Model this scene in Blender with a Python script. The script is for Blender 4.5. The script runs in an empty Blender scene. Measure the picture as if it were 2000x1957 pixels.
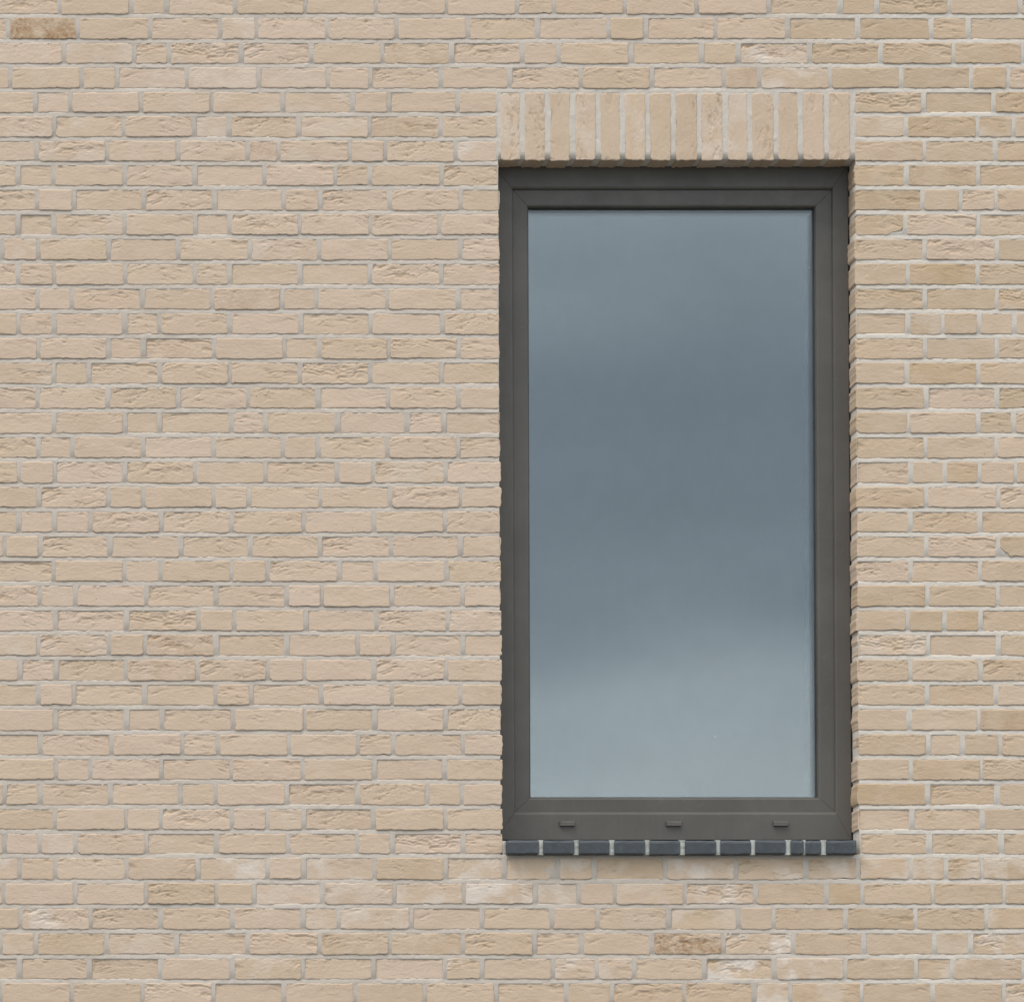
import bpy, math, random
import numpy as np
from mathutils import Vector, Matrix

# ------------------------------------------------------------------ camera
sc = bpy.context.scene
COL = sc.collection
K = 0.0008                      # metres per survey unit (the joints below were surveyed in these units)
SW, SH = 3892.0, 3808.0         # survey sheet size
DIST, EYE, PITCH, FOOT_X = 15.0, 1.6, math.radians(1.6), -500.0
LENS = 36.0 * DIST / (SW * K)
SHX, SHY = 0.6285, 0.6155
cam_d = bpy.data.cameras.new('camera')
cam_d.sensor_width = 36.0; cam_d.sensor_fit = 'HORIZONTAL'
cam_d.lens = LENS; cam_d.shift_x = SHX; cam_d.shift_y = SHY
cam_d.clip_start = 0.1; cam_d.clip_end = 500.0
cam = bpy.data.objects.new('camera', cam_d); COL.objects.link(cam)
cam.location = (FOOT_X * K, -DIST, EYE)
cam.rotation_euler = (math.pi / 2 + PITCH, 0, 0)
sc.camera = cam

# ------------------------------------------------------------------ sky, sun, exposure
SUN_EL, SUN_AZ = math.radians(60), math.radians(-44)      # azimuth measured from the wall's normal, to its left
world = bpy.data.worlds.new('World'); sc.world = world; world.use_nodes = True
nt = world.node_tree; nt.nodes.clear()
def N(tree, kind, **kw):
    n = tree.nodes.new(kind)
    for k, v in kw.items():
        if k in n.inputs: n.inputs[k].default_value = v
        else: setattr(n, k, v)
    return n
out = N(nt, 'ShaderNodeOutputWorld'); bg = N(nt, 'ShaderNodeBackground'); bg.inputs['Strength'].default_value = 0.1
sky = N(nt, 'ShaderNodeTexSky'); sky.sky_type = 'NISHITA'; sky.sun_disc = False
sky.sun_elevation = SUN_EL; sky.sun_rotation = math.pi + SUN_AZ; sky.dust_density = 2.0
tc = N(nt, 'ShaderNodeTexCoord')
mp = N(nt, 'ShaderNodeMapping'); mp.inputs['Scale'].default_value = (9.0, 9.0, 15.0); mp.inputs['Location'].default_value = (3.1, 1.7, 0.4)
nz = N(nt, 'ShaderNodeTexNoise'); nz.inputs['Scale'].default_value = 1.0; nz.inputs['Detail'].default_value = 2.0; nz.inputs['Roughness'].default_value = 0.42
sep = N(nt, 'ShaderNodeSeparateXYZ')
nt.links.new(tc.outputs['Generated'], mp.inputs['Vector']); nt.links.new(mp.outputs['Vector'], nz.inputs['Vector'])
nt.links.new(tc.outputs['Generated'], sep.inputs['Vector'])
wob = N(nt, 'ShaderNodeMath', operation='MULTIPLY_ADD'); wob.inputs[1].default_value = 0.036; wob.inputs[2].default_value = -0.018
nt.links.new(nz.outputs['Fac'], wob.inputs[0])
addz = N(nt, 'ShaderNodeMath', operation='ADD'); nt.links.new(sep.outputs['Z'], addz.inputs[0]); nt.links.new(wob.outputs[0], addz.inputs[1])
ramp = N(nt, 'ShaderNodeValToRGB'); cr = ramp.color_ramp; cr.interpolation = 'EASE'
stops = [(0.0, (0.60, 0.70, 0.76)), (0.092, (0.675, 0.765, 0.83)), (0.110, (0.59, 0.68, 0.752)), (0.131, (0.335, 0.403, 0.475)), (0.165, (0.325, 0.395, 0.475)),
         (0.215, (0.47, 0.55, 0.615)), (0.5, (0.66, 0.72, 0.775)), (1.0, (0.78, 0.82, 0.85))]
while len(cr.elements) < len(stops): cr.elements.new(0.5)
for e, (p, c) in zip(cr.elements, stops): e.position = p; e.color = (*c, 1)
nt.links.new(addz.outputs[0], ramp.inputs['Fac'])
sc10 = N(nt, 'ShaderNodeVectorMath', operation='SCALE'); sc10.inputs['Scale'].default_value = 18.0
mp2 = N(nt, 'ShaderNodeMapping'); mp2.inputs['Scale'].default_value = (13.0, 13.0, 38.0)
nz2 = N(nt, 'ShaderNodeTexNoise'); nz2.inputs['Scale'].default_value = 1.0; nz2.inputs['Detail'].default_value = 3.0; nz2.inputs['Roughness'].default_value = 0.5
nt.links.new(tc.outputs['Generated'], mp2.inputs['Vector']); nt.links.new(mp2.outputs['Vector'], nz2.inputs['Vector'])
puff = N(nt, 'ShaderNodeMath', operation='MULTIPLY_ADD'); puff.inputs[1].default_value = 8.0; puff.inputs[2].default_value = 13.9
nt.links.new(nz2.outputs['Fac'], puff.inputs[0]); nt.links.new(puff.outputs[0], sc10.inputs['Scale'])
nt.links.new(ramp.outputs['Color'], sc10.inputs[0])
mixw = N(nt, 'ShaderNodeMix', data_type='RGBA'); mixw.inputs['Factor'].default_value = 0.93
nt.links.new(sky.outputs['Color'], mixw.inputs['A']); nt.links.new(sc10.outputs['Vector'], mixw.inputs['B'])
nt.links.new(mixw.outputs['Result'], bg.inputs['Color']); nt.links.new(bg.outputs[0], out.inputs['Surface'])

sun_d = bpy.data.lights.new('sun', 'SUN'); sun_d.energy = 1.45; sun_d.angle = math.radians(28); sun_d.color = (1.0, 0.965, 0.92)
sun = bpy.data.objects.new('sun', sun_d); COL.objects.link(sun)
d = Vector((math.sin(SUN_AZ) * math.cos(SUN_EL), -math.cos(SUN_AZ) * math.cos(SUN_EL), math.sin(SUN_EL)))
sun.rotation_euler = d.to_track_quat('Z', 'Y').to_euler(); sun.location = (0, -8, 9)
vs = sc.view_settings; vs.view_transform = 'Standard'; vs.look = 'None'; vs.gamma = 1.0; vs.use_curve_mapping = False
vs.exposure = 0.45
sc.cycles.transparent_max_bounces = 32; sc.cycles.max_bounces = 10; sc.cycles.glossy_bounces = 6

# ------------------------------------------------------------------ survey: sheet -> wall plane
CP, SP = math.cos(PITCH), math.sin(PITCH)
CX, CY, CZ = cam.location
def at(tx, ty, y=0.0):
    """Sheet point -> (x, z) on the plane parallel to the wall face at depth y."""
    a = tx / SW - 0.5 + SHX; b = (0.5 * SH - ty) / SW + SHY; f = LENS / 36.0
    dx, dy, dz = a, f * CP - b * SP, f * SP + b * CP
    t = (y - CY) / dy
    return CX + dx * t, CZ + dz * t

# ------------------------------------------------------------------ helpers
def link(o, parent=None):
    COL.objects.link(o)
    if parent is not None: o.parent = parent
    return o
def empty(name, parent=None, label=None, cat=None, loc=(0, 0, 0)):
    o = bpy.data.objects.new(name, None); o.empty_display_size = 0.1; o.location = loc
    link(o, parent)
    if label: o['label'] = label
    if cat: o['category'] = cat; o['kind'] = 'thing'
    return o
def mesh(name, verts, faces, mat, smooth=False):
    me = bpy.data.meshes.new(name); me.from_pydata([tuple(v) for v in verts], [], faces); me.update()
    if mat: me.materials.append(mat)
    if smooth: me.polygons.foreach_set('use_smooth', [True] * len(me.polygons))
    return me
def obj(name, me, parent=None, loc=(0, 0, 0), rot=(0, 0, 0), scl=(1, 1, 1)):
    o = bpy.data.objects.new(name, me); o.location = loc; o.rotation_euler = rot; o.scale = scl
    return link(o, parent)

def hash2(ix, iy, seed):
    h = (ix.astype(np.int64) * 374761393 + iy.astype(np.int64) * 668265263 + seed * 1274126177) & 0x7fffffff
    h = ((h ^ (h >> 13)) * 1103515245 + 12345) & 0x7fffffff
    h = ((h ^ (h >> 16)) * 69069 + 1) & 0x7fffffff
    return (h & 0xffffff) / float(0xffffff)
def vn(x, y, seed):
    x = np.asarray(x, float); y = np.asarray(y, float); x, y = np.broadcast_arrays(x, y)
    ix, iy = np.floor(x), np.floor(y); fx, fy = x - ix, y - iy
    fx = fx * fx * fx * (fx * (fx * 6 - 15) + 10); fy = fy * fy * fy * (fy * (fy * 6 - 15) + 10)
    a = hash2(ix, iy, seed); b = hash2(ix + 1, iy, seed); c = hash2(ix, iy + 1, seed); e = hash2(ix + 1, iy + 1, seed)
    return (a * (1 - fx) + b * fx) * (1 - fy) + (c * (1 - fx) + e * fx) * fy
def fbm(x, y, seed, o=3):
    s, a, t = 0, 1.0, 0
    for i in range(o):
        s = s + a * vn(x * 2 ** i, y * 2 ** i, seed + 17 * i); t += a; a *= 0.5
    return s / t
def sstep(a, b, x):
    t = np.clip((x - a) / (b - a), 0, 1); return t * t * (3 - 2 * t)

# ------------------------------------------------------------------ materials
def newmat(name):
    m = bpy.data.materials.new(name); m.use_nodes = True
    t = m.node_tree; b = t.nodes['Principled BSDF']
    return m, t, b
def mixc(t, fac, a, b):
    n = t.nodes.new('ShaderNodeMix'); n.data_type = 'RGBA'
    for s, v in (('Factor', fac), ('A', a), ('B', b)):
        if isinstance(v, bpy.types.NodeSocket): t.links.new(v, n.inputs[s])
        elif s == 'Factor': n.inputs[s].default_value = v
        else: n.inputs[s].default_value = (*v, 1)
    return n.outputs['Result']
def mth(t, op, a, b=None, c=None, clamp=False):
    n = t.nodes.new('ShaderNodeMath'); n.operation = op; n.use_clamp = clamp
    for i, v in enumerate((a, b, c)):
        if v is None: continue
        if isinstance(v, bpy.types.NodeSocket): t.links.new(v, n.inputs[i])
        else: n.inputs[i].default_value = v
    return n.outputs[0]
def noise(t, vec, scale, detail=2.0, rough=0.5, dist=0.0):
    n = t.nodes.new('ShaderNodeTexNoise'); n.inputs['Scale'].default_value = scale; n.inputs['Detail'].default_value = detail
    n.inputs['Roughness'].default_value = rough; n.inputs['Distortion'].default_value = dist
    t.links.new(vec, n.inputs['Vector']); return n.outputs['Fac']
def mrange(t, v, a, b, c=0.0, d_=1.0):
    n = t.nodes.new('ShaderNodeMapRange'); n.interpolation_type = 'SMOOTHSTEP'
    t.links.new(v, n.inputs['Value'])
    for k, x in zip(('From Min', 'From Max', 'To Min', 'To Max'), (a, b, c, d_)): n.inputs[k].default_value = x
    return n.outputs['Result']

def brick_material():
    m, t, b = newmat('sandy_brick')
    oi = t.nodes.new('ShaderNodeObjectInfo')
    at_ = t.nodes.new('ShaderNodeAttribute'); at_.attribute_name = 'tone'
    fold = t.nodes.new('ShaderNodeAttribute'); fold.attribute_name = 'fold'
    add = t.nodes.new('ShaderNodeVectorMath'); add.operation = 'ADD'
    t.links.new(oi.outputs['Color'], add.inputs[0]); t.links.new(at_.outputs['Color'], add.inputs[1])
    sp = t.nodes.new('ShaderNodeSeparateXYZ'); t.links.new(add.outputs[0], sp.inputs[0])
    tone, white, stain = sp.outputs
    seed = mth(t, 'ADD', oi.outputs['Alpha'], at_.outputs['Alpha'])
    tc = t.nodes.new('ShaderNodeTexCoord')
    off = t.nodes.new('ShaderNodeVectorMath'); off.operation = 'SCALE'; off.inputs[0].default_value = (13.0, 7.0, 19.0)
    t.links.new(seed, off.inputs['Scale'])
    pv = t.nodes.new('ShaderNodeVectorMath'); pv.operation = 'ADD'
    t.links.new(tc.outputs['Object'], pv.inputs[0]); t.links.new(off.outputs[0], pv.inputs[1]); p = pv.outputs[0]
    hue = mth(t, 'FRACT', mth(t, 'MULTIPLY', seed, 7.31)); val = mth(t, 'FRACT', mth(t, 'MULTIPLY', seed, 23.7))
    pale = mixc(t, hue, (0.565, 0.417, 0.316), (0.550, 0.412, 0.297))
    pale = mixc(t, mth(t, 'MULTIPLY', val, 0.22), pale, (0.455, 0.335, 0.240))
    tan = mixc(t, val, (0.465, 0.322, 0.196), (0.430, 0.308, 0.198))
    col = mixc(t, tone, pale, tan)
    big = mrange(t, noise(t, p, 14, 3, 0.55), 0.30, 0.72)
    col = mixc(t, mth(t, 'MULTIPLY', big, 0.30), col, (0.575, 0.445, 0.345))
    sand = mrange(t, noise(t, p, 330, 2, 0.6), 0.45, 0.75)
    col = mixc(t, mth(t, 'MULTIPLY', sand, 0.16), col, (0.36, 0.265, 0.18))
    # burnt clay laid bare along the folds
    fcl = mth(t, 'MULTIPLY', fold.outputs['Fac'], mrange(t, noise(t, p, 60, 2), 0.3, 0.65, 0.35, 1.0))
    col = mixc(t, mth(t, 'MULTIPLY', fcl, 0.46, clamp=True), col, (0.300, 0.190, 0.100))
    # specks
    vo = t.nodes.new('ShaderNodeTexVoronoi'); vo.inputs['Scale'].default_value = 34; t.links.new(p, vo.inputs['Vector'])
    spk = mth(t, 'MULTIPLY', mrange(t, vo.outputs['Distance'], 0.045, 0.09, 1, 0), mrange(t, noise(t, p, 9, 1), 0.55, 0.62))
    col = mixc(t, mth(t, 'MULTIPLY', spk, 0.6), col, (0.16, 0.10, 0.06))
    # lime bloom
    wm = mth(t, 'MULTIPLY', mrange(t, noise(t, p, 12, 3, 0.55, 0.3), 0.43, 0.64), mth(t, 'MULTIPLY', white, 0.95), clamp=True)
    col = mixc(t, wm, col, (0.63, 0.54, 0.465))
    sm = mth(t, 'MULTIPLY', mrange(t, noise(t, p, 15, 4, 0.62), 0.36, 0.62), mth(t, 'MULTIPLY', stain, mrange(t, noise(t, p, 95, 4, 0.65), 0.36, 0.60, 0.30, 0.95)), clamp=True)
    col = mixc(t, sm, col, (0.30, 0.172, 0.085))
    t.links.new(col, b.inputs['Base Color'])
    b.inputs['Roughness'].default_value = 0.92; b.inputs['Specular IOR Level'].default_value = 0.2
    sx = t.nodes.new('ShaderNodeMapping'); sx.inputs['Scale'].default_value = (0.45, 1.0, 1.0); t.links.new(p, sx.inputs['Vector'])
    h1 = noise(t, sx.outputs[0], 120, 4, 0.62, 0.8); h2 = noise(t, p, 480, 2, 0.6)
    hh = mth(t, 'ADD', mth(t, 'MULTIPLY', h1, 1.0), mth(t, 'MULTIPLY', h2, 0.35))
    bp = t.nodes.new('ShaderNodeBump'); bp.inputs['Strength'].default_value = 0.55; bp.inputs['Distance'].default_value = 0.0024
    t.links.new(hh, bp.inputs['Height']); t.links.new(bp.outputs[0], b.inputs['Normal'])
    return m
def mortar_material(name, c1, c2, c3, fresh=None):
    m, t, b = newmat(name)
    tc = t.nodes.new('ShaderNodeTexCoord'); p = tc.outputs['Object']
    col = mixc(t, mrange(t, noise(t, p, 5, 4, 0.6), 0.3, 0.7), c1, c2)
    col = mixc(t, mth(t, 'MULTIPLY', mrange(t, noise(t, p, 1.6, 2), 0.45, 0.65), 0.5), col, c3)
    if fresh:      # the pier right of the window was pointed with a paler mix
        sp = t.nodes.new('ShaderNodeSeparateXYZ'); t.links.new(p, sp.inputs[0])
        edge = mth(t, 'ADD', sp.outputs[0], mth(t, 'MULTIPLY_ADD', noise(t, p, 2.2, 3), 0.7, -0.35))
        lx = mrange(t, mth(t, 'ABSOLUTE', mth(t, 'SUBTRACT', sp.outputs[0], 0.50)), 0.52, 0.60, 1.0, 0.0)
        lz = mrange(t, mth(t, 'ABSOLUTE', mth(t, 'SUBTRACT', sp.outputs[2], at(2570, 480)[1])), 0.10, 0.14, 1.0, 0.0)
        pm = mth(t, 'MAXIMUM', mrange(t, edge, 0.75, 1.25), mth(t, 'MULTIPLY', lx, lz))
        col = mixc(t, mth(t, 'MULTIPLY', pm, 0.85), col, fresh)
    col = mixc(t, mth(t, 'MULTIPLY', mrange(t, noise(t, p, 260, 2, 0.6), 0.5, 0.8), 0.35), col, (0.30, 0.265, 0.225))
    t.links.new(col, b.inputs['Base Color']); b.inputs['Roughness'].default_value = 0.95; b.inputs['Specular IOR Level'].default_value = 0.15
    bp = t.nodes.new('ShaderNodeBump'); bp.inputs['Strength'].default_value = 0.6; bp.inputs['Distance'].default_value = 0.0018
    hh = mth(t, 'ADD', noise(t, p, 90, 4, 0.65), mth(t, 'MULTIPLY', noise(t, p, 420, 2), 0.4))
    t.links.new(hh, bp.inputs['Height']); t.links.new(bp.outputs[0], b.inputs['Normal'])
    return m
def coat_material(name, c, rough, var=0.12, bump=0.0002, spec=0.35):
    m, t, b = newmat(name)
    tc = t.nodes.new('ShaderNodeTexCoord'); p = tc.outputs['Object']
    n1 = mrange(t, noise(t, p, 3.5, 4, 0.6), 0.3, 0.7)
    col = mixc(t, n1, tuple(x * (1 - var) for x in c), tuple(x * (1 + var) for x in c))
    sv = t.nodes.new('ShaderNodeMapping'); sv.inputs['Scale'].default_value = (60.0, 60.0, 2.2); t.links.new(p, sv.inputs['Vector'])
    stre = mth(t, 'MULTIPLY', mrange(t, noise(t, sv.outputs[0], 1.0, 3, 0.6), 0.5, 0.8), 0.035)
    dust = mth(t, 'ADD', stre, mth(t, 'MULTIPLY', mrange(t, noise(t, p, 70, 4, 0.7), 0.56, 0.80), 0.12))
    col = mixc(t, dust, col, (0.30, 0.28, 0.25))
    t.links.new(col, b.inputs['Base Color']); b.inputs['Specular IOR Level'].default_value = spec
    t.links.new(mrange(t, noise(t, p, 26, 3), 0.3, 0.7, rough - 0.07, rough + 0.08), b.inputs['Roughness'])
    bp = t.nodes.new('ShaderNodeBump'); bp.inputs['Strength'].default_value = 0.4; bp.inputs['Distance'].default_value = bump
    t.links.new(noise(t, p, 900, 2), bp.inputs['Height']); t.links.new(bp.outputs[0], b.inputs['Normal'])
    return m
def tile_material():
    m, t, b = newmat('blue_grey_clinker')
    tc = t.nodes.new('ShaderNodeTexCoord'); p = tc.outputs['Object']
    oi = t.nodes.new('ShaderNodeObjectInfo')
    col = mixc(t, oi.outputs['Random'], (0.033, 0.037, 0.0415), (0.043, 0.047, 0.051))
    col = mixc(t, mth(t, 'MULTIPLY', mrange(t, noise(t, p, 30, 4, 0.65), 0.5, 0.75), 0.35), col, (0.09, 0.095, 0.10))
    lime = mrange(t, noise(t, p, 46, 4, 0.7), 0.66, 0.74)
    col = mixc(t, mth(t, 'MULTIPLY', lime, 0.75), col, (0.42, 0.41, 0.38))
    t.links.new(col, b.inputs['Base Color']); b.inputs['Roughness'].default_value = 0.55
    bp = t.nodes.new('ShaderNodeBump'); bp.inputs['Strength'].default_value = 0.5; bp.inputs['Distance'].default_value = 0.0012
    t.links.new(noise(t, p, 130, 3, 0.6), bp.inputs['Height']); t.links.new(bp.outputs[0], b.inputs['Normal'])
    return m
def glass_material():
    m = bpy.data.materials.new('window_glass'); m.use_nodes = True; t = m.node_tree; t.nodes.clear()
    o = t.nodes.new('ShaderNodeOutputMaterial'); mx = t.nodes.new('ShaderNodeMixShader')
    fr = t.nodes.new('ShaderNodeFresnel'); fr.inputs['IOR'].default_value = 1.64
    tr = t.nodes.new('ShaderNodeBsdfTransparent'); tr.inputs['Color'].default_value = (0.982, 0.992, 0.988, 1)
    gl = t.nodes.new('ShaderNodeBsdfGlossy'); gl.inputs['Roughness'].default_value = 0.0
    t.links.new(fr.outputs[0], mx.inputs['Fac']); t.links.new(tr.outputs[0], mx.inputs[1]); t.links.new(gl.outputs[0], mx.inputs[2])
    t.links.new(mx.outputs[0], o.inputs['Surface'])
    return m
def plain(name, c, rough=0.8, scale=8.0, var=0.15):
    m, t, b = newmat(name)
    tc = t.nodes.new('ShaderNodeTexCoord')
    col = mixc(t, noise(t, tc.outputs['Object'], scale, 4, 0.6), tuple(x * (1 - var) for x in c), tuple(x * (1 + var) for x in c))
    t.links.new(col, b.inputs['Base Color']); b.inputs['Roughness'].default_value = rough
    return m
BRICK = brick_material()
MORTAR = mortar_material('lime_mortar', (0.432, 0.363, 0.302), (0.482, 0.409, 0.344), (0.493, 0.424, 0.363), (0.535, 0.468, 0.40))
SILL_MORTAR = mortar_material('sill_mortar', (0.33, 0.32, 0.285), (0.44, 0.43, 0.39), (0.40, 0.39, 0.35))
COAT = coat_material('grey_frame_coating', (0.088, 0.0768, 0.065), 0.48)
RUBBER = coat_material('black_gasket', (0.045, 0.047, 0.047), 0.6)
SPACER = coat_material('spacer_bar', (0.20, 0.21, 0.21), 0.45)
TILE = tile_material(); GLASS = glass_material()
SPECK = plain('dried_spot', (0.6, 0.6, 0.58))

# ------------------------------------------------------------------ brick shapes
DEPTH = 0.0994
def brick_shape(L, H, nx, nz_, seed, amp, top_folds=1.0, chip=None):
    """Front at y=0 facing -y, centred. Returns verts, faces, fold. Millimetre relief, ragged arrises, sides running back."""
    rs = np.random.RandomState(seed)
    def spaced(n, half):
        e = [0.0, 0.0012, 0.0034]
        inner = np.linspace(-half + 0.0062, half - 0.0062, n)
        return np.concatenate([[-half + q for q in e], inner, [half - q for q in e[::-1]]])
    xs = spaced(nx, L / 2); zs = spaced(nz_, H / 2)
    X, Z = np.meshgrid(xs, zs, indexing='ij')
    dx = L / 2 - np.abs(X); dz = H / 2 - np.abs(Z)
    dd = np.minimum(dx, dz)
    mmx, mmz = X * 1000, Z * 1000
    # ragged outline, more so along the lower arris
    rag = 0.0019 + 0.0012 * amp
    eb = (fbm(mmx / 26, 0.3, seed + 1) - 0.5) * 2 * rag * 1.25 + np.maximum(0, vn(mmx / 11, 0.7, seed + 5) - 0.66) * 0.007 + (vn(mmx / 6.5, 0.4, seed + 6) - 0.5) * 0.0013
    et = (fbm(mmx / 20, 0.6, seed + 2) - 0.5) * 2 * rag
    es = (fbm(mmz / 15, 0.1, seed + 3) - 0.5) * 2 * rag; es2 = (fbm(mmz / 15, 0.9, seed + 4) - 0.5) * 2 * rag
    tz = Z / (H / 2); tx = X / (L / 2)
    PZ = Z + np.where(tz > 0, et * np.abs(tz) ** 3, eb * np.abs(tz) ** 3)
    PX = X + np.where(tx > 0, es * np.abs(tx) ** 6, es2 * np.abs(tx) ** 6)
    # rounded corners
    R = 0.0028 + 0.0055 * rs.rand(2, 2) ** 2
    for i, sx in enumerate((-1, 1)):
        for j, sz in enumerate((-1, 1)):
            r = R[i, j] * (1.25 if sz < 0 else 1.0)
            a = np.clip(1 - (L / 2 - sx * X) / r, 0, 1); c = np.clip(1 - (H / 2 - sz * Z) / r, 0, 1)
            q = np.sqrt(a * a + c * c); k = np.where(q > 1e-6, np.maximum(a, c) / np.maximum(q, 1e-6), 1)
            s = np.where((a > 0) & (c > 0), 1 - k, 0) * r
            PX = PX - sx * a * s; PZ = PZ - sz * c * s
    if chip:   # broken corner: (side, top/bottom, width, height)
        sx, sz, cw, ch = chip
        a = np.clip(1 - (L / 2 - sx * X) / cw, 0, 1)
        drop = ch * a ** 0.8 * (0.8 + 0.4 * vn(mmx / 6, 0.2, seed + 9))
        PZ = np.where(sz * Z > 0, PZ - sz * drop * np.clip(sz * Z / (H / 2), 0, 1), PZ + 0)
    # folds of hand-thrown clay: arched creases, strongest towards the upper corners
    frown = (9 + 16 * rs.rand()) * (1 if rs.rand() > 0.12 else -0.6); skew = (rs.rand() - 0.5) * 0.25
    w = mmz + frown * (mmx / 100) ** 2 + skew * mmx + 13 * (fbm(mmx / 38, mmz / 22, seed + 11) - 0.5)
    n1 = vn(mmx / 52 + 7.3, w / 7.0, seed + 21); r1 = 1 - np.abs(2 * n1 - 1)
    n2 = vn(mmx / 26 + 2.1, w / 3.9, seed + 22); r2 = 1 - np.abs(2 * n2 - 1)
    bias = 0.62 * top_folds * (0.36 * tz + 0.42 * np.abs(tx) ** 2 * sstep(-0.7, 0.3, tz) - 0.14)
    mk = sstep(0.42, 0.72, fbm(mmx / 60 + 1.7, mmz / 30, seed + 31, 2) + bias + (amp - 0.5) * 0.30)
    c1 = sstep(0.72, 1.0, r1) ** 1.5; c2 = sstep(0.70, 1.0, r2) ** 1.5
    hgt = -mk * (0.0021 * c1 + 0.0012 * c2) * (0.35 + 0.9 * amp)
    hgt += mk * 0.0026 * (fbm(mmx / 45, w / 12, seed + 41, 2) - 0.5) * (0.3 + amp)
    hgt += 0.0016 * (fbm(mmx / 70, mmz / 40, seed + 51, 3) - 0.5) + 0.0007 * (vn(mmx / 7, mmz / 5, seed + 61) - 0.5) * (0.4 + amp)
    ramp_ = 0.0018 + 0.0014 * vn(mmx / 30, mmz / 30, seed + 71)
    q = np.clip(1 - dd / ramp_, 0, 1)
    Y = -hgt * np.clip(dd / 0.0025, 0.25, 1) + 0.6 * ramp_ * (1 - np.sqrt(np.clip(1 - q * q, 0, 1)))
    fold = np.clip(mk * (0.95 * c1 + 0.45 * c2) * (0.25 + 0.9 * amp), 0, 1)
    # a few open pits under the upper arris
    for _ in range(rs.poisson(0.9 * amp)):
        px, pz = (rs.rand() - 0.5) * L * 0.9 * 1000, (0.26 + 0.14 * rs.rand()) * H * 1000
        g = np.exp(-(((mmx - px) / (5 + 7 * rs.rand())) ** 2 + ((mmz - pz + 0.12 * np.abs(mmx - px)) / 2.6) ** 2))
        Y += 0.0026 * g; fold = np.clip(fold + g * 0.9, 0, 1)
    nX, nZ = len(xs), len(zs)
    verts = np.stack([PX, Y, PZ], -1).reshape(-1, 3)
    idx = np.arange(nX * nZ).reshape(nX, nZ)
    faces = np.stack([idx[:-1, :-1], idx[1:, :-1], idx[1:, 1:], idx[:-1, 1:]], -1).reshape(-1, 4)
    ring = np.concatenate([idx[:, 0], idx[-1, 1:], idx[-2::-1, -1], idx[0, -2:0:-1]])
    fd = fold.reshape(-1)
    rv = verts[ring]; base = len(verts) + len(ring); prev = np.arange(len(verts), base); allv = [verts, rv.copy()]; allf = [faces]; allfd = [fd, np.zeros(len(ring))]
    for y, in ((0.016,), (0.05,), (DEPTH,)):
        nv = rv.copy(); nv[:, 1] = y
        jit = (vn(np.arange(len(ring)) / 11.0, y * 90, seed + 81) - 0.5) * 0.0012
        nv[:, 0] += jit * np.sign(nv[:, 0]); nv[:, 2] += jit * np.sign(nv[:, 2])
        ni = np.arange(base, base + len(ring))
        allv.append(nv); allfd.append(np.zeros(len(ring)))
        allf.append(np.stack([prev, np.roll(prev, -1), np.roll(ni, -1), ni], -1)[:, ::-1])
        prev = ni; base += len(ring)
    return np.concatenate(allv), np.concatenate(allf), np.concatenate(allfd)

def np_mesh(name, verts, faces, fold=None, tone=None, mat=BRICK):
    me = bpy.data.meshes.new(name)
    nv, nf = len(verts), len(faces)
    me.vertices.add(nv); me.vertices.foreach_set('co', np.ascontiguousarray(verts, np.float32).ravel())
    me.loops.add(nf * 4); me.loops.foreach_set('vertex_index', np.ascontiguousarray(faces, np.int32).ravel())
    me.polygons.add(nf); me.polygons.foreach_set('loop_start', np.arange(0, nf * 4, 4, dtype=np.int32))
    me.polygons.foreach_set('use_smooth', np.ones(nf, bool))
    if fold is not None:
        a = me.attributes.new('fold', 'FLOAT', 'POINT'); a.data.foreach_set('value', np.ascontiguousarray(fold, np.float32))
    if tone is not None:
        a = me.attributes.new('tone', 'FLOAT_COLOR', 'POINT'); a.data.foreach_set('color', np.ascontiguousarray(tone, np.float32).ravel())
    me.materials.append(mat); me.update(); me.validate()
    return me

SL, SHH, HL = 250 * K, 78 * K, 119 * K
rnd = random.Random(4)
def lib(n, L, nx, nz_, seed0, amps, tf=1.0):
    return [brick_shape(L, SHH, nx, nz_, seed0 + 97 * i, amps[i % len(amps)], tf) for i in range(n)]
AM_S = [0.1, 0.65, 0.35, 0.5, 0.2, 0.8, 0.42, 0.1, 0.58, 0.25, 0.45, 0.3]
LIB_S = lib(36, SL, 64, 21, 100, AM_S)
LIB_H = lib(14, HL, 30, 21, 7000, [0.08, 0.2, 0.05, 0.35, 0.12, 0.15, 0.45])
LOW_S = lib(6, SL, 10, 4, 300, [0.5]); LOW_H = lib(4, HL, 6, 4, 9000, [0.2])
CHIP_J = brick_shape(188 * K, SHH, 46, 18, 411, 0.4, 1.0, (1, -1, 0.055, 0.020))
CHIP_B = brick_shape(240 * K, SHH, 56, 18, 433, 0.2, 1.0, (1, -1, 0.030, 0.030))
CHIP_R = brick_shape(250 * K, SHH, 56, 18, 455, 0.3, 1.0, (-1, -1, 0.030, 0.030))
MS = [np_mesh('stretcher', *s) for s in LIB_S]; MH = [np_mesh('header', *s) for s in LIB_H]

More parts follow.
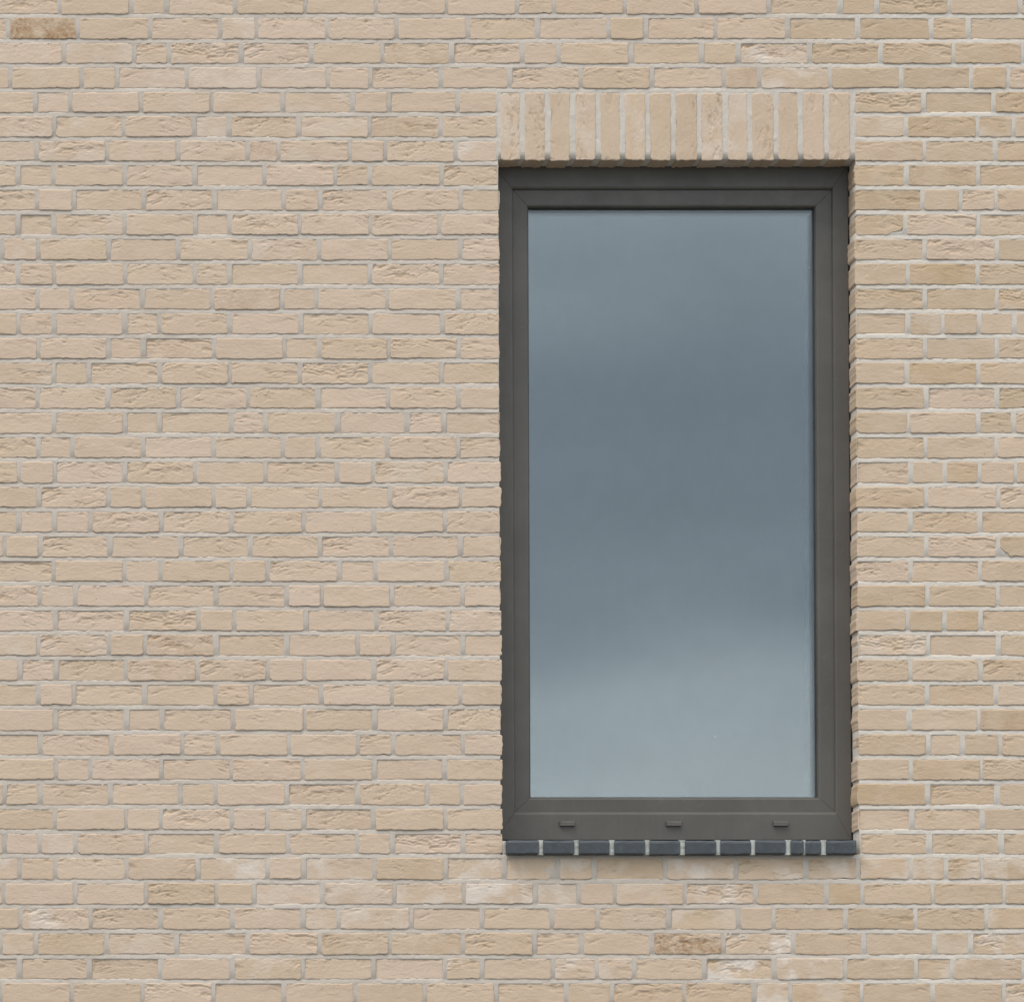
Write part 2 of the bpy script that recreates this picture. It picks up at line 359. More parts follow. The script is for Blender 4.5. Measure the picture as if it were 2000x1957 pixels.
# ------------------------------------------------------------------ survey of the joints
R0 = 1946
BED = [-32, 62, 157, 250, 344, 436, 529, 621, 714, 808, 901, 996, 1090, 1184, 1278, 1371, 1466, 1560, 1654, 1748, 1843, 1937, 2031, 2124, 2218,
       2312, 2405, 2499, 2594, 2687, 2783, 2877, 2971, 3066, 3160, 3252, 3349, 3443, 3538, 3634, 3728, 3822]
LEFT = {
 0: [227, 496, 631, 897, 1160, 1430, 1697], 1: [32, 297, 570, 836, 974, 1243, 1506, 1776], 2: [242, 510, 643, 915, 1184, 1453, 1717],
 3: [38, 308, 444, 713, 982, 1247, 1408, 1675, 1938], 4: [133, 268, 536, 806, 1073, 1340, 1478, 1740], 5: [204, 470, 736, 870, 1138, 1405, 1675],
 6: [140, 408, 677, 943, 1060, 1330, 1465, 1734], 7: [204, 474, 740, 1007, 1274, 1407, 1678], 8: [142, 280, 547, 816, 1080, 1216, 1481, 1750],
 9: [205, 474, 742, 873, 1140, 1407, 1672], 10: [145, 413, 680, 948, 1215, 1482, 1749], 11: [205, 475, 740, 873, 1140, 1408, 1677],
 12: [143, 273, 541, 808, 1072, 1205, 1473, 1742], 13: [206, 474, 608, 873, 1143, 1412, 1683], 14: [147, 412, 545, 814, 1080, 1213, 1478, 1742],
 15: [204, 338, 608, 873, 1141, 1408, 1677], 16: [143, 409, 677, 944, 1209, 1476, 1743], 17: [206, 473, 607, 880, 1010, 1282, 1548, 1687],
 18: [146, 278, 544, 811, 1076, 1208, 1473, 1741], 19: [208, 474, 742, 1010, 1282, 1419, 1694], 20: [147, 413, 545, 813, 945, 1217, 1484, 1750],
 21: [208, 344, 611, 881, 1153, 1422, 1690], 22: [153, 418, 688, 952, 1216, 1486, 1750], 23: [207, 473, 610, 880, 1018, 1289, 1428, 1697],
 24: [150, 287, 556, 823, 1090, 1224, 1488, 1757], 25: [210, 481, 754, 890, 1161, 1433, 1702], 26: [144, 416, 552, 820, 1091, 1360, 1493, 1760],
 27: [212, 481, 752, 1020, 1157, 1424, 1696], 28: [146, 281, 550, 820, 954, 1222, 1490, 1752], 29: [209, 481, 616, 887, 1158, 1426, 1693],
 30: [155, 425, 694, 829, 1098, 1361, 1496, 1760], 31: [211, 343, 611, 880, 1150, 1421, 1690], 32: [153, 419, 685, 821, 1090, 1358, 1624, 1757],
 33: [209, 479, 612, 882, 1018, 1154, 1421, 1692], 34: [154, 289, 557, 824, 1094, 1358, 1492, 1761], 35: [211, 481, 749, 1018, 1153, 1425, 1692, 1917],
 36: [14, 286, 557, 823, 965, 1228, 1497, 1765], 37: [77, 343, 612, 883, 1152, 1287, 1562, 1832], 38: [3, 136, 403, 671, 942, 1215, 1482, 1760],
 39: [72, 340, 611, 882, 1151, 1421, 1692, 1830], 40: [6, 273, 543, 811, 1080, 1350, 1616, 1884]}
RIGHT = {
 0: [20, 160, 430, 702, 975, 1246, 1388, 1662, 1930], 1: [98, 368, 507, 774, 1045, 1315, 1592, 1734], 2: [40, 180, 450, 720, 860, 1131, 1403, 1676, 1940],
 3: [262, 530, 805, 942, 1211, 1480, 1748, 1885], 4: [1563, 1832], 5: [1498, 1770], 6: [1566, 1836], 7: [1500, 1770], 8: [1563, 1705, 1840],
 9: [1497, 1770], 10: [1570, 1843], 11: [1505, 1772], 12: [1570, 1844], 13: [1506, 1638, 1774], 14: [1570, 1843], 15: [1502, 1772], 16: [1574, 1845],
 17: [1507, 1772], 18: [1572, 1842], 19: [1517, 1646, 1778], 20: [1575, 1848], 21: [1513, 1778], 22: [1576, 1847], 23: [1514, 1780], 24: [1576, 1846],
 25: [1507, 1643, 1780], 26: [1580, 1850], 27: [1513, 1779], 28: [1577, 1843], 29: [1511, 1775], 30: [1580, 1713, 1855], 31: [1516, 1784],
 32: [1579, 1846], 33: [1520, 1786], 34: [1585, 1858], 35: [175, 312, 582, 849, 1118, 1316, 1515, 1651, 1788], 36: [87, 255, 391, 657, 925, 1195, 1332, 1600, 1871],
 37: [152, 326, 594, 862, 995, 1268, 1535, 1805], 38: [85, 264, 532, 802, 1071, 1338, 1608, 1744], 39: [157, 324, 462, 731, 998, 1266, 1535, 1675],
 40: [208, 380, 654, 920, 1060, 1328, 1600, 1870]}
XMIN, XMAX = -1300, 5200
JL = lambda ty: 1893 + (ty - 660) * (15 / 2440.0)       # left jamb of the opening on the sheet
JR = lambda ty: 3250 + (ty - 660) * (14 / 2440.0)       # right jamb
jr = random.Random(11)
bricks = []    # (row, x0, x1, y0, y1, inside)
def grow(j, sign, stop):
    j = list(j)
    while True:
        e = j[-1] if sign > 0 else j[0]
        if (e - stop) * sign > 0: return j
        step = 269 if jr.random() < 0.72 else 136
        j = j + [e + step] if sign > 0 else [e - step] + j
def run(row, js, y0, y1, vis=True):
    for a, b in zip(js[:-1], js[1:]):
        g = 7.2
        bricks.append([row, a + g + jr.uniform(-1.6, 1.6), b - g + jr.uniform(-1.6, 1.6), y0 + 7.6 + jr.uniform(-1.2, 1.2), y1 - 7.6 + jr.uniform(-1.4, 1.4),
                       vis and b > -10 and a < SW + 10])
for r in range(41):
    y0, y1 = BED[r], BED[r + 1]; ym = (y0 + y1) / 2
    lf, rt = LEFT[r], [x + R0 for x in RIGHT[r]]
    if r <= 3 or r >= 35:
        run(r, grow(grow(lf + rt, -1, XMIN), 1, XMAX), y0, y1)
    else:
        le, re = (1895, 3243) if r <= 6 else (JL(ym) + 8 + jr.uniform(-2.5, 2.5), JR(ym) - 8 + jr.uniform(-2.5, 2.5))
        if r == 34: le, re = 1917, 3262
        run(r, grow(lf, -1, XMIN) + [le], y0, y1); run(r, [re] + grow(rt, 1, XMAX), y0, y1)
BEDS = list(BED); y = BED[0]; r = -1
while y > -1300:
    run(r, grow([XMIN - jr.uniform(0, 130)], 1, XMAX), y - 93, y, False); y -= 93; r -= 1; BEDS.append(y)
y = BED[41]; r = 41
while at(0, y + 95)[1] > 0.03:
    run(r, grow([XMIN - jr.uniform(0, 130)], 1, XMAX), y, y + 94.5, False); y += 94.5; r += 1; BEDS.append(y)
Y_TOP, Y_BOT = -1310, y

# ------------------------------------------------------------------ the wall
WALL = empty('brick_wall', None, 'pale sandy brick wall with light grey mortar around the window', 'wall', (SW * K / 2, 0, 0))
WALL_INV = Matrix.Translation(-Vector(WALL.location))
def put(name, me, parent, loc, rot=(0, 0, 0), scl=(1, 1, 1)):
    o = obj(name, me, parent, Vector(loc) + (WALL_INV.to_translation() if parent is not None else Vector()), rot, scl); return o

tr = random.Random(23)
def tone_of(xm, ym, row, head):
    t = 0.16 + 0.10 * tr.gauss(0, 1)
    if xm > 3240 and 340 < ym < 3250: t = 0.52 + 0.20 * tr.gauss(0, 1)
    elif ym <= 340 and xm > 2900: t = 0.55 + 0.24 * tr.gauss(0, 1)
    elif ym <= 340 and xm > 1900: t = 0.32 + 0.10 * tr.gauss(0, 1)
    elif ym >= 3250: t = 0.24 + 0.34 * max(0, min(1, (xm - 1500) / 1500)) + 0.14 * tr.gauss(0, 1)
    w = 0.0
    if tr.random() < 0.06: w = tr.uniform(0.1, 0.3)
    if ym > 3260 and tr.random() < (0.18 + 0.27 * (xm > 1500)): w = tr.uniform(0.25, 0.6)
    if xm < 1300 and 150 < ym < 640: w = max(w, tr.uniform(0.05, 0.35))
    s = tr.uniform(0.15, 0.4) if tr.random() < 0.02 else 0.0
    return [max(0, min(1, t)), w, s, tr.random()]
def near(b, x, y): return b[1] < x < b[2] and b[3] < y < b[4]
NAMED = [  # look of single bricks in the survey: point, (tone, bloom, stain)
 ((165, 110), (0.35, 0.0, 1.0)), ((430, 110), (0.34, 0, 0)), ((905, 110), (0.02, 0.5, 0)), ((2600, 3592), (0.35, 0.1, 0.95)), ((2880, 3590), (0.35, 0.95, 0)),
 ((2820, 3685), (0.35, 0.9, 0)), ((3090, 3685), (0.3, 0.9, 0)), ((2950, 205), (0.3, 0.75, 0)), ((3210, 205), (0.72, 0, 0)), ((3480, 205), (0.68, 0, 0)),
 ((3400, 110), (0.8, 0, 0.1)), ((3600, 110), (0.62, 0, 0)), ((3290, 300), (0.66, 0, 0)), ((3560, 300), (0.72, 0, 0)), ((3020, 300), (0.45, 0.5, 0)),
 ((2620, 3290), (0.25, 0.7, 0)), ((880, 3300), (0.2, 0.7, 0)), ((1290, 3300), (0.2, 0.6, 0)), ((1810, 3300), (0.2, 0.7, 0)), ((2880, 3760), (0.25, 0.85, 0)),
 ((1870, 3400), (0.25, 0.8, 0)), ((2030, 3590), (0.25, 0.7, 0)), ((60, 3300), (0.2, 0.6, 0)), ((1815, 575), (0.05, 0.5, 0)), ((3050, 3400), (0.6, 0, 0)),
 ((3360, 3500), (0.8, 0, 0.1)), ((3090, 3490), (0.62, 0, 0.05)), ((3600, 2920), (0.72, 0, 0)), ((3660, 3020), (0.72, 0, 0)), ((3130, 3590), (0.6, 0, 0.1))]

big, low, RECTS = [], [], []
OPEN_C = (2570, 1900)
for b in bricks:
    row, x0, x1, y0, y1, vis = b
    xm, ym = (x0 + x1) / 2, (y0 + y1) / 2
    xa, zt = at(x0, y0); xb, _ = at(x1, y0); xa2, zb = at(x0, y1); xb2, _ = at(x1, y1)
    cx, cz = (xa + xb + xa2 + xb2) / 4, (zt + zb) / 2
    if cz < 0.02: continue
    L, H = (xb + xb2 - xa - xa2) / 2, zt - zb
    head = L < 0.155; 
    broken = (row == 9 and 3200 < x0 < 3300) or (row == 35 and 1900 < x0 < 1940) or (row == 22 and 3780 < x0 < 3820)
    if broken:      # the mortar fills the broken-off corner
        cl, cr_ = (cx - L / 2 + (0.034 if row == 22 else 0), cx + L / 2 - (0 if row == 22 else 0.058 if row == 9 else 0.034))
        RECTS.append((cl, cr_, zb, zt)); RECTS.append((cx - L / 2, cx + L / 2, zb + (0.017 if row == 9 else 0.030), zt))
    else: RECTS.append((cx - L / 2, cx + L / 2, zb, zt))
    tn = tone_of(xm, ym, row, head)
    for (px, py), v in NAMED:
        if near(b, px, py): tn[:3] = v
    rot = (tr.gauss(0, 0.006), tr.gauss(0, 0.0035), tr.gauss(0, 0.004)); dy = tr.gauss(0, 0.0010)
    if not vis:
        low.append((cx, cz, L, H, rot, dy, tn, head)); continue
    seen = max(0, min(x1, SW) - max(x0, 0)) * max(0, min(y1, SH) - max(y0, 0))
    special = None
    if row == 9 and x0 > 3200 and x0 < 3300: special = CHIP_J
    if row == 35 and x0 > 1900 and x0 < 1940: special = CHIP_B
    if row == 22 and x0 > 3780 and x0 < 3820: special = CHIP_R
    full = seen > 0.97 * (x1 - x0) * (y1 - y0)
    big.append((not (special is not None), -(round(seen / 2500) if full else 0), math.hypot((xm - OPEN_C[0]) / 1.4, ym - OPEN_C[1]), cx, cz, L, H, rot, dy, tn, head, special))
big.sort(key=lambda q: q[:3])
def shape_for(head, L, special, low_=False):
    if special is not None: return special, None
    if low_:
        l = LOW_H if head else LOW_S; return l[tr.randrange(len(l))], None
    if head: i = tr.randrange(len(LIB_H)); return LIB_H[i], MH[i]
    i = tr.randrange(len(LIB_S)); return LIB_S[i], MS[i]
SPECIAL_ME = {}
def join(items, name, low_):
    V, F, D, T = [], [], [], []; base = 0
    for cx, cz, L, H, rot, dy, tn, head in items:
        (v, f, fd), _ = shape_for(head, L, None, low_)
        s = np.array([L / (HL if head else SL), 1, H / SHH])
        from mathutils import Euler
        Rm = np.array(Euler(rot).to_matrix())
        V.append((v * s) @ Rm.T + np.array([cx, dy, cz]) - np.array(WALL.location)); F.append(f + base); D.append(fd); base += len(v)
        T.append(np.tile(np.array(tn), (len(v), 1)))
    me = np_mesh(name, np.concatenate(V), np.concatenate(F), np.concatenate(D), np.concatenate(T))
    o = obj(name, me, WALL); o.color = (0, 0, 0, 0); o['kind'] = 'stuff'
    return o
for q in big[:300]:
    cx, cz, L, H, rot, dy, tn, head, special = q[3:]
    shp, me = shape_for(head, L, special)
    if me is None:
        me = SPECIAL_ME.setdefault(id(shp), None) or np_mesh('broken_brick', *shp); SPECIAL_ME[id(shp)] = me
        bl = shp[0][:, 0].max() - shp[0][:, 0].min()
    else: bl = HL if head else SL
    o = put('brick', me, WALL, (cx, dy, cz), rot, (L / bl, 1, H / SHH)); o.color = tn
join([q[3:11] for q in big[300:]], 'brickwork', False)
join(low, 'brickwork', True)

# soldier course over the window
LINTEL = empty('lintel', WALL, 'row of upright soldier bricks over the window')
SJ = [1894, 1987, 2082, 2177, 2271, 2366, 2463, 2559, 2657, 2755, 2851, 2949, 3044, 3141, 3240]
for a, b in zip(SJ[:-1], SJ[1:]):
    x0, x1 = a + 9.5 + tr.uniform(-1.5, 1.5), b - 9.5 + tr.uniform(-1.5, 1.5)
    y0, y1 = 354 + tr.uniform(-1.5, 1.5), 609 + tr.uniform(-1, 2)
    xa, zt = at(x0, y0); xb, zb = at(x1, y1)
    xa2, _ = at(x0, y1); xb2, _ = at(x1, y0)
    w = (xb + xb2 - xa - xa2) / 2; h = zt - zb
    RECTS.append((min(xa, xa2), max(xb, xb2), zb, zt)); i = tr.randrange(len(MS))
    o = put('brick', MS[i], LINTEL, ((xa + xb + xa2 + xb2) / 4, tr.gauss(0, 0.001), (zt + zb) / 2), (0, math.pi / 2 * tr.choice((-1, 1)), 0), (h / SL, 1, w / SHH))
    o.color = (max(0, min(1, 0.34 + 0.10 * tr.gauss(0, 1))), 0.3 if tr.random() < 0.2 else 0.0, 0, tr.random())

# mortar: one uneven sheet between and behind the bricks, with the opening left free and its cheeks turned in
xl_t, z_t = at(1890.5, 606); xl_b, z_b = at(1906, 3247); xr_t, _ = at(3253, 606); xr_b, _ = at(3267, 3247)
def mortar_sheet():
    xw0, zt = at(XMIN + 140, Y_TOP + 30); xw1, _ = at(XMAX - 140, Y_TOP); zb = 0.0
    xL, xR = (xl_t + xl_b) / 2, (xr_t + xr_b) / 2
    x_in0, z_in1 = at(-40, -40); x_in1, z_in0 = at(SW + 40, SH + 40)
    nx = lambda a, b, st: np.linspace(a, b, max(2, int((b - a) / st)))
    xs = np.unique(np.concatenate([nx(xw0, x_in0, 0.02), nx(x_in0, xL, 0.0025), nx(xL, xR, 0.0025), nx(xR, x_in1, 0.0025), nx(x_in1, xw1, 0.02)]).round(5))
    beds = sorted({at(1946, v)[1] for v in BEDS})
    zz = [zb, z_b, z_t, zt]
    for v in beds:
        zz += [v + q for q in (0.0125, 0.0085, 0.003, -0.0015, -0.0055, -0.0085, -0.0125) if min(abs(v + q - z_b), abs(v + q - z_t)) > 0.0008]
    zz += [(a_ + b_) / 2 for a_, b_ in zip(beds[:-1], beds[1:])]
    zs = np.unique(np.array([v for v in zz if zb <= v <= zt]).round(5))
    X, Z = np.meshgrid(xs, zs, indexing='ij')
    ba = np.array(beds); k_ = np.argmin(np.abs(Z[..., None] - ba[None, None, :]), -1); dzb = Z - ba[k_]
    # weathered bed joint: set back under the brick above, nearly flush with the brick below
    prof = np.interp(dzb, [-0.0125, -0.0085, -0.0055, -0.0015, 0.003, 0.0085, 0.0125], [0.0005, 0.0008, 0.0005, 0.0010, 0.0017, 0.0027, 0.0007])
    sx_a, sz_t = at(1890, 349); sx_b, sz_b = at(3247, 612)
    prof = np.where((X > sx_a) & (X < sx_b) & (Z > sz_b) & (Z < sz_t), 0.0014, prof)
    Yd = prof + 0.0026 * (fbm(X * 16, Z * 16, 5) - 0.5) + 0.0026 * (fbm(X * 70, Z * 70, 6) - 0.5)
    for (c0, c1, h0, h1) in RECTS:      # the mortar stays behind the face of each brick
        i0, i1 = np.searchsorted(xs, (c0 + 0.0042, c1 - 0.0042)); j0, j1 = np.searchsorted(zs, (h0 + 0.0042, h1 - 0.0042))
        Yd[i0:i1, j0:j1] = 0.014
    Yd = np.where((X < x_in0) | (X > x_in1) | (Z < z_in0) | (Z > z_in1), 0.006, Yd)
    idx = np.arange(X.size).reshape(X.shape)
    cxm = (xs[:-1] + xs[1:]) / 2; czm = (zs[:-1] + zs[1:]) / 2
    keep = ~(((cxm > xL) & (cxm < xR))[:, None] & ((czm > z_b) & (czm < z_t))[None, :])
    q = np.stack([idx[:-1, :-1], idx[1:, :-1], idx[1:, 1:], idx[:-1, 1:]], -1)[keep]
    V = np.stack([X, Yd, Z], -1).reshape(-1, 3)
    il, ir = np.argmin(abs(xs - xL)), np.argmin(abs(xs - xR)); jb, jt = np.argmin(abs(zs - z_b)), np.argmin(abs(zs - z_t))
    loop = np.concatenate([idx[il:ir, jb], idx[ir, jb:jt], idx[ir:il:-1, jt], idx[il, jt:jb:-1]])
    add = V[loop].copy(); add[:, 1] = 0.0992; ni = np.arange(len(V), len(V) + len(loop))
    cheek = np.stack([loop, np.roll(loop, -1), np.roll(ni, -1), ni], -1)
    return np.concatenate([V, add]) - np.array(WALL.location), np.concatenate([q, cheek])
mv, mf = mortar_sheet()
obj('mortar', np_mesh('mortar', mv, mf, mat=MORTAR), WALL)
# inner leaf behind the facing, so the wall is solid from any side
def boxes_mesh(name, bs, mat):
    V, F = [], []
    for (x0, x1, y0, y1, z0, z1) in bs:
        n = len(V); V += [(x0, y0, z0), (x1, y0, z0), (x1, y1, z0), (x0, y1, z0), (x0, y0, z1), (x1, y0, z1), (x1, y1, z1), (x0, y1, z1)]
        F += [tuple(n + i for i in f) for f in ((0, 3, 2, 1), (4, 5, 6, 7), (0, 1, 5, 4), (1, 2, 6, 5), (2, 3, 7, 6), (3, 0, 4, 7))]
    return mesh(name, V, F, mat)

# ------------------------------------------------------------------ the window
fx0, fz0 = at(1882, 3190, 0.1); fx1, _ = at(3236, 3190, 0.1); _, fz1 = at(2500, 628, 0.1)
WIN = empty('window', None, 'tall dark grey framed window with cloudy sky reflected in its glass', 'window', ((fx0 + fx1) / 2, 0.1, fz0))
WL = Vector(WIN.location)
def rect(xl, xr, yt, yb, dep):
    ym = (yt + yb) / 2
    a, zt = at(xl, yt, dep); _, zb = at(xl, yb, dep); b, _ = at(xr, yt, dep)
    return a, b, zb, zt
F_OUT = (fx0, fx1, fz0, fz1)
F_IN = rect(1949.5, 3163, 719, 3085, 0.100)
S_FR = rect(1949.5, 3163, 722, 3082, 0.112)
G_IN = rect(2007, 3098, 787, 3031, 0.112)
def ring(parent, outer, inner, profile, names, gap=0.0005):
    """Mitred frame: profile = list of (t across the width 0..1 from outer to inner edge, y); extra closing faces at the back."""
    xo0, xo1, zo0, zo1 = outer; xi0, xi1, zi0, zi1 = inner
    def pts(t):
        return [(xo0 + (xi0 - xo0) * t, zo0 + (zi0 - zo0) * t), (xo1 + (xi1 - xo1) * t, zo0 + (zi0 - zo0) * t),
                (xo1 + (xi1 - xo1) * t, zo1 + (zi1 - zo1) * t), (xo0 + (xi0 - xo0) * t, zo1 + (zi1 - zo1) * t)]
    for side in range(4):
        V, n = [], len(profile)
        ax = 0 if side in (0, 2) else 1
        for end in (0, 1):
            for t, yy in profile:
                p = list(pts(t)[(side + end) % 4]); o = pts(t)[(side + 1 - end) % 4]
                p[ax] += gap * (1 if o[ax] > p[ax] else -1)
                V.append((p[0] - WL.x, yy - WL.y, p[1] - WL.z))
        F = [(i, (i + 1) % n, n + (i + 1) % n, n + i) for i in range(n)] + [tuple(range(n))[::-1], tuple(range(n, 2 * n))]
        me = mesh(names[side % 2], V, F, COAT)
        import bmesh
        bm = bmesh.new(); bm.from_mesh(me); bmesh.ops.recalc_face_normals(bm, faces=bm.faces)
        bm.to_mesh(me); bm.free()
        obj(names[side % 2], me, parent)
FRAME = empty('outer_frame', WIN); SASH = empty('sash', WIN)
ring(FRAME, F_OUT, F_IN, [(0, 0.100), (0.90, 0.100), (0.95, 0.1014), (1.0, 0.106), (1.0, 0.118), (1.06, 0.118), (1.06, 0.165), (0, 0.165)], ('rail', 'stile'))
ring(SASH, (S_FR[0] - 0.004, S_FR[1] + 0.004, S_FR[2] - 0.004, S_FR[3] + 0.004), G_IN,
     [(0.0, 0.1125), (0.88, 0.112), (0.945, 0.1132), (1.0, 0.1175), (1.0, 0.137), (0.86, 0.139), (0.86, 0.186), (0.0, 0.186)], ('rail', 'stile'))
gx0, gx1, gz0, gz1 = G_IN
def frame_strip(name, w, y0, y1, inset, mat, parent):
    a, b, c, d_ = gx0 + inset, gx1 - inset, gz0 + inset, gz1 - inset
    bs = [(a, b, y0, y1, c, c + w), (a, b, y0, y1, d_ - w, d_), (a, a + w, y0, y1, c + w, d_ - w), (b - w, b, y0, y1, c + w, d_ - w)]
    bs = [(q[0] - WL.x, q[1] - WL.x, q[2] - WL.y, q[3] - WL.y, q[4] - WL.z, q[5] - WL.z) for q in bs]
    return obj(name, boxes_mesh(name, bs, mat), parent)
frame_strip('gasket', 0.0042, 0.1345, 0.1397, -0.001, RUBBER, SASH)
PANES = [(0.140, 0.144), (0.158, 0.162), (0.176, 0.180)]
def pane(y0, y1, seed):
    """One flat pane of a sealed unit."""
    n, mV, F = 1, [], []
    a, b, c, d_ = gx0 - 0.004, gx1 + 0.004, gz0 - 0.004, gz1 + 0.004
    rs = np.random.RandomState(seed); bow = (rs.rand() - 0.5) * 0.0006
    for s, yy in ((0, y0), (1, y1)):
        for i in range(n + 1):
            for j in range(n + 1):
                u, v = i / n, j / n
                mV.append((a + (b - a) * u - WL.x, yy + bow * math.sin(math.pi * u) * math.sin(math.pi * v) - WL.y, c + (d_ - c) * v - WL.z))
    id_ = lambda s, i, j: s * (n + 1) ** 2 + i * (n + 1) + j
    for i in range(n):
        for j in range(n):
            F.append((id_(0, i, j), id_(0, i + 1, j), id_(0, i + 1, j + 1), id_(0, i, j + 1)))
            F.append((id_(1, i, j), id_(1, i, j + 1), id_(1, i + 1, j + 1), id_(1, i + 1, j)))
    for i in range(n):
        F += [(id_(0, i, 0), id_(1, i, 0), id_(1, i + 1, 0), id_(0, i + 1, 0)), (id_(0, i, n), id_(0, i + 1, n), id_(1, i + 1, n), id_(1, i, n)),
              (id_(0, 0, i), id_(0, 0, i + 1), id_(1, 0, i + 1), id_(1, 0, i)), (id_(0, n, i), id_(1, n, i), id_(1, n, i + 1), id_(0, n, i + 1))]
    return mesh('glass_pane', mV, F, GLASS, False)
for i, (a, b) in enumerate(PANES): obj('glass_pane', pane(a, b, i + 3), SASH)
frame_strip('spacer_bar', 0.0085, 0.1445, 0.1575, -0.003, SPACER, SASH)
frame_strip('spacer_bar', 0.0085, 0.1625, 0.1755, -0.003, SPACER, SASH)
for x in (gx0 - 0.006, gx1 + 0.002):
    obj('jamb_lining', boxes_mesh('jamb_lining', [(x - WL.x, x + 0.004 - WL.x, 0.187 - WL.y, 0.345 - WL.y, gz0 - WL.z, gz1 - WL.z)], COAT), WIN)
# drainage caps on the bottom rail
def cap_mesh(w, h, p):
    pr = [(-0.0, h / 2), (-p * 0.55, h / 2 - 0.0015), (-p, h / 2 - 0.0045), (-p, -h / 2 + 0.0012), (-p * 0.8, -h / 2), (0.0, -h / 2)]
    V = [(sx * (w / 2 - (0.001 if yy < -p * 0.7 else 0)), yy, zz) for sx in (-1, 1) for yy, zz in pr]; n = len(pr)
    F = [(i, n + i, n + (i + 1) % n, (i + 1) % n) for i in range(n)] + [tuple(range(n)), tuple(range(n, 2 * n))[::-1]]
    return mesh('drain_cap', V, F, COAT)
CAP = cap_mesh(58 * K, 20 * K, 0.010)
for tx in (2155, 2560, 2966):
    x, z = at(tx, 3129.5, 0.1); obj('drain_cap', CAP, WIN, (x - WL.x, 0.1 - WL.y, z - WL.z))
# dried spots on the glass
def spot(w, h):
    V = [(0, -0.0004, 0)] + [(w / 2 * math.cos(a) * (0.8 + 0.3 * math.sin(3 * a)), 0, h / 2 * math.sin(a)) for a in [i * math.pi / 5 for i in range(10)]]
    return mesh('dried_spot', V, [(0, i + 1, (i + 1) % 10 + 1) for i in range(10)], SPECK)
for tx, ty, w, h in ((2078, 1160, 0.012, 0.0028), (2182, 2151, 0.0045, 0.0045), (2719, 2800, 0.0055, 0.006), (3076, 1018, 0.004, 0.004), (2510, 2412, 0.003, 0.003)):
    x, z = at(tx, ty, 0.14); obj('dried_spot', spot(w, h), WIN, (x - WL.x, 0.1396 - WL.y, z - WL.z))

# ------------------------------------------------------------------ the sill
sx0, sz1 = at(1929, 3191, -0.032); sx1, sz0 = at(3256, 3246, -0.032)
SILL = empty('window_sill', None, 'row of dark blue-grey sill tiles with pale joints below the window', 'sill', ((sx0 + sx1) / 2, 0, sz0))
TJ = [1929] + [q + R0 + (-1.5, 1.5)[i_] for p in ((103, 118), (238, 253), (372, 388), (507, 522), (640, 657), (777, 791), (910, 924), (1042, 1058), (1176, 1193)) for i_, q in enumerate(p)] + [3256]
def tile(w, h, seed, crack=None):
    """Sill tile with softened arrises, front at y=-0.032, running back under the frame; seam = chipped corner sizes."""
    rs = np.random.RandomState(seed); V, F = [], []
    sec = [(-0.0305, h - 0.006), (-0.0280, h - 0.002), (-0.022, h), (0.112, h + 0.006), (0.112, 0), (-0.026, 0), (-0.0305, 0.0012), (-0.032, 0.004), (-0.032, h - 0.009)]
    n = len(sec); xs = [-w / 2, -w / 2 + 0.002, -w / 4, 0, w / 4, w / 2 - 0.002, w / 2]
    for k, x in enumerate(xs):
        sh = 0.0012 if k in (0, len(xs) - 1) else 0.0
        for yy, zz in sec:
            j = rs.randn(2) * 0.0005
            V.append((x + rs.randn() * 0.0004, yy + (sh if yy < 0 else 0) + j[0] * (yy < 0), min(zz, h + 0.006) - (sh if zz > h / 2 else -sh) + j[1] * (yy < 0)))
    for k in range(len(xs) - 1):
        F += [(k * n + i, k * n + (i + 1) % n, (k + 1) * n + (i + 1) % n, (k + 1) * n + i) for i in range(n)]
    F += [tuple(range(n))[::-1], tuple((len(xs) - 1) * n + i for i in range(n))]
    me = mesh('sill_tile', V, F, TILE, False)
    import bmesh
    bm = bmesh.new(); bm.from_mesh(me); bmesh.ops.recalc_face_normals(bm, faces=bm.faces); bm.to_mesh(me); bm.free()
    return me
hs = sz1 - sz0
for i in range(10):
    a, b = TJ[2 * i], TJ[2 * i + 1]
    xa, _ = at(a, 3220, -0.032); xb, _ = at(b, 3220, -0.032)
    w = xb - xa; c = (xa + xb) / 2 - SILL.location.x
    tl = (0, tr.gauss(0, 0.003), tr.gauss(0, 0.004))
    if i == 8:      # the snapped tile: two pieces with a mortar-filled crack
        xc, _ = at(3059, 3220, -0.032); xc -= SILL.location.x; l0, r0 = c - w / 2, c + w / 2
        obj('sill_tile', tile(xc - 0.003 - l0, hs, 60), SILL, ((l0 + xc - 0.003) / 2, 0, 0), tl)
        obj('sill_tile', tile(r0 - xc - 0.003, hs, 61), SILL, ((r0 + xc + 0.003) / 2, 0.0004, -0.0006))
    else:
        obj('sill_tile', tile(w, hs, 40 + i), SILL, (c, tr.gauss(0, 0.0006), tr.gauss(0, 0.0005)), tl)
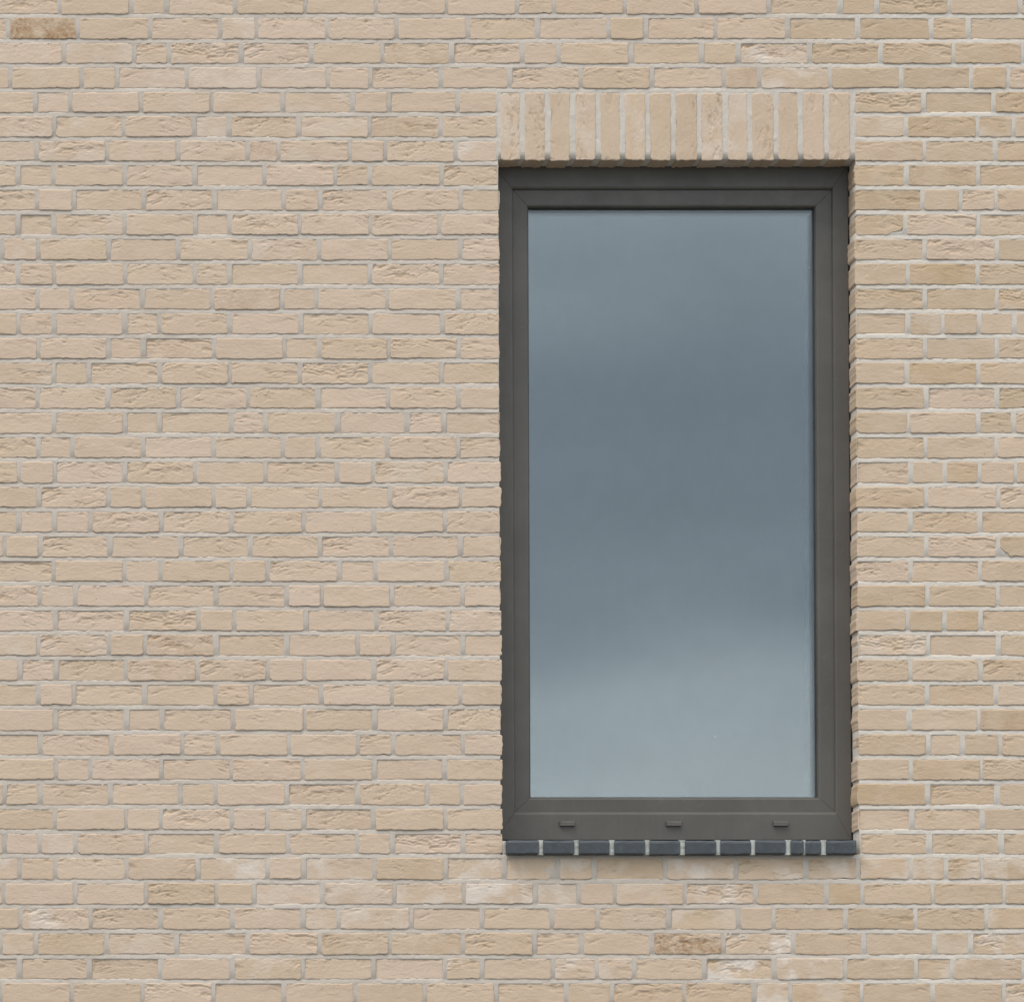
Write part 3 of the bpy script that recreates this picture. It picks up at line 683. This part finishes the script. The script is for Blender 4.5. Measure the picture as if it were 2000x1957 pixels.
# pointing between the tiles and at both ends
def pointing():
    V, F = [], []
    spans = [(1915, 1931)] + [(TJ[2 * i + 1] - 2, TJ[2 * i + 2] + 2) for i in range(9)] + [(3053, 3065)]
    for s, (a, b) in enumerate(spans):
        xa, _ = at(a, 3220, -0.032); xb, _ = at(b, 3220, -0.032); xa -= SILL.location.x; xb -= SILL.location.x
        n = len(V); front = -0.0272 if s not in (0,) else 0.002
        rows = 6
        for k in range(rows):
            z = -0.001 + (hs + 0.001) * k / (rows - 1)
            jl, jr_, jy = tr.gauss(0, 0.0008), tr.gauss(0, 0.0008), tr.gauss(0, 0.0006)
            V += [(xa + jl, 0.1, z), (xa + jl, front + jy + 0.002, z), ((xa + xb) / 2, front + jy, z), (xb + jr_, front + jy + 0.002, z), (xb + jr_, 0.1, z)]
        for k in range(rows - 1):
            F += [(n + k * 5 + i, n + k * 5 + i + 1, n + k * 5 + i + 6, n + k * 5 + i + 5) for i in range(4)]
        F += [tuple(n + i for i in range(4, -1, -1)), tuple(n + (rows - 1) * 5 + i for i in range(5))]
    return mesh('pointing', V, F, SILL_MORTAR)
o = obj('pointing', pointing(), SILL); o['kind'] = 'stuff'

# ------------------------------------------------------------------ the room behind and the ground in front
ROOM = plain('room_plaster', (0.50, 0.49, 0.47), 0.9)
xw0, zt = at(XMIN + 140, Y_TOP + 30); xw1, _ = at(XMAX - 140, Y_TOP)
V, F = [], []
a, b, c, d_ = fx0 + 0.02, fx1 - 0.02, fz0 + 0.02, fz1 - 0.02
e = 0.17
leaf = boxes_mesh('inner_leaf', [(xw0, a, 0.1 + 0.067, 0.32, 0, zt), (b, xw1, 0.167, 0.32, 0, zt), (a, b, 0.167, 0.32, 0, c), (a, b, 0.167, 0.32, d_, zt)], ROOM)
o = obj('inner_leaf', leaf); o['kind'] = 'structure'; o['label'] = 'plastered inner leaf of the wall behind the bricks'
rm = boxes_mesh('room', [(xw0, xw1, 4.3, 4.4, 0, zt), (xw0, xw0 + 0.1, 0.32, 4.3, 0, zt), (xw1 - 0.1, xw1, 0.32, 4.3, 0, zt),
                         (xw0 + 0.1, xw1 - 0.1, 0.32, 4.3, 2.2, 2.3), (xw0, xw1, 0.17, 4.4, zt + 0.002, zt + 0.1)], ROOM)
o = obj('room', rm); o['kind'] = 'structure'; o['label'] = 'dim plain room seen faintly behind the glass'
PAVE = plain('ground_concrete', (0.085, 0.085, 0.075), 0.9, 2.0, 0.2)
g = mesh('ground', [(-150, -300, 0), (150, -300, 0), (150, 20, 0), (-150, 20, 0)], [(0, 1, 2, 3)], PAVE)
o = obj('ground', g); o['kind'] = 'structure'; o['label'] = 'plain grey paved ground in front of the wall'
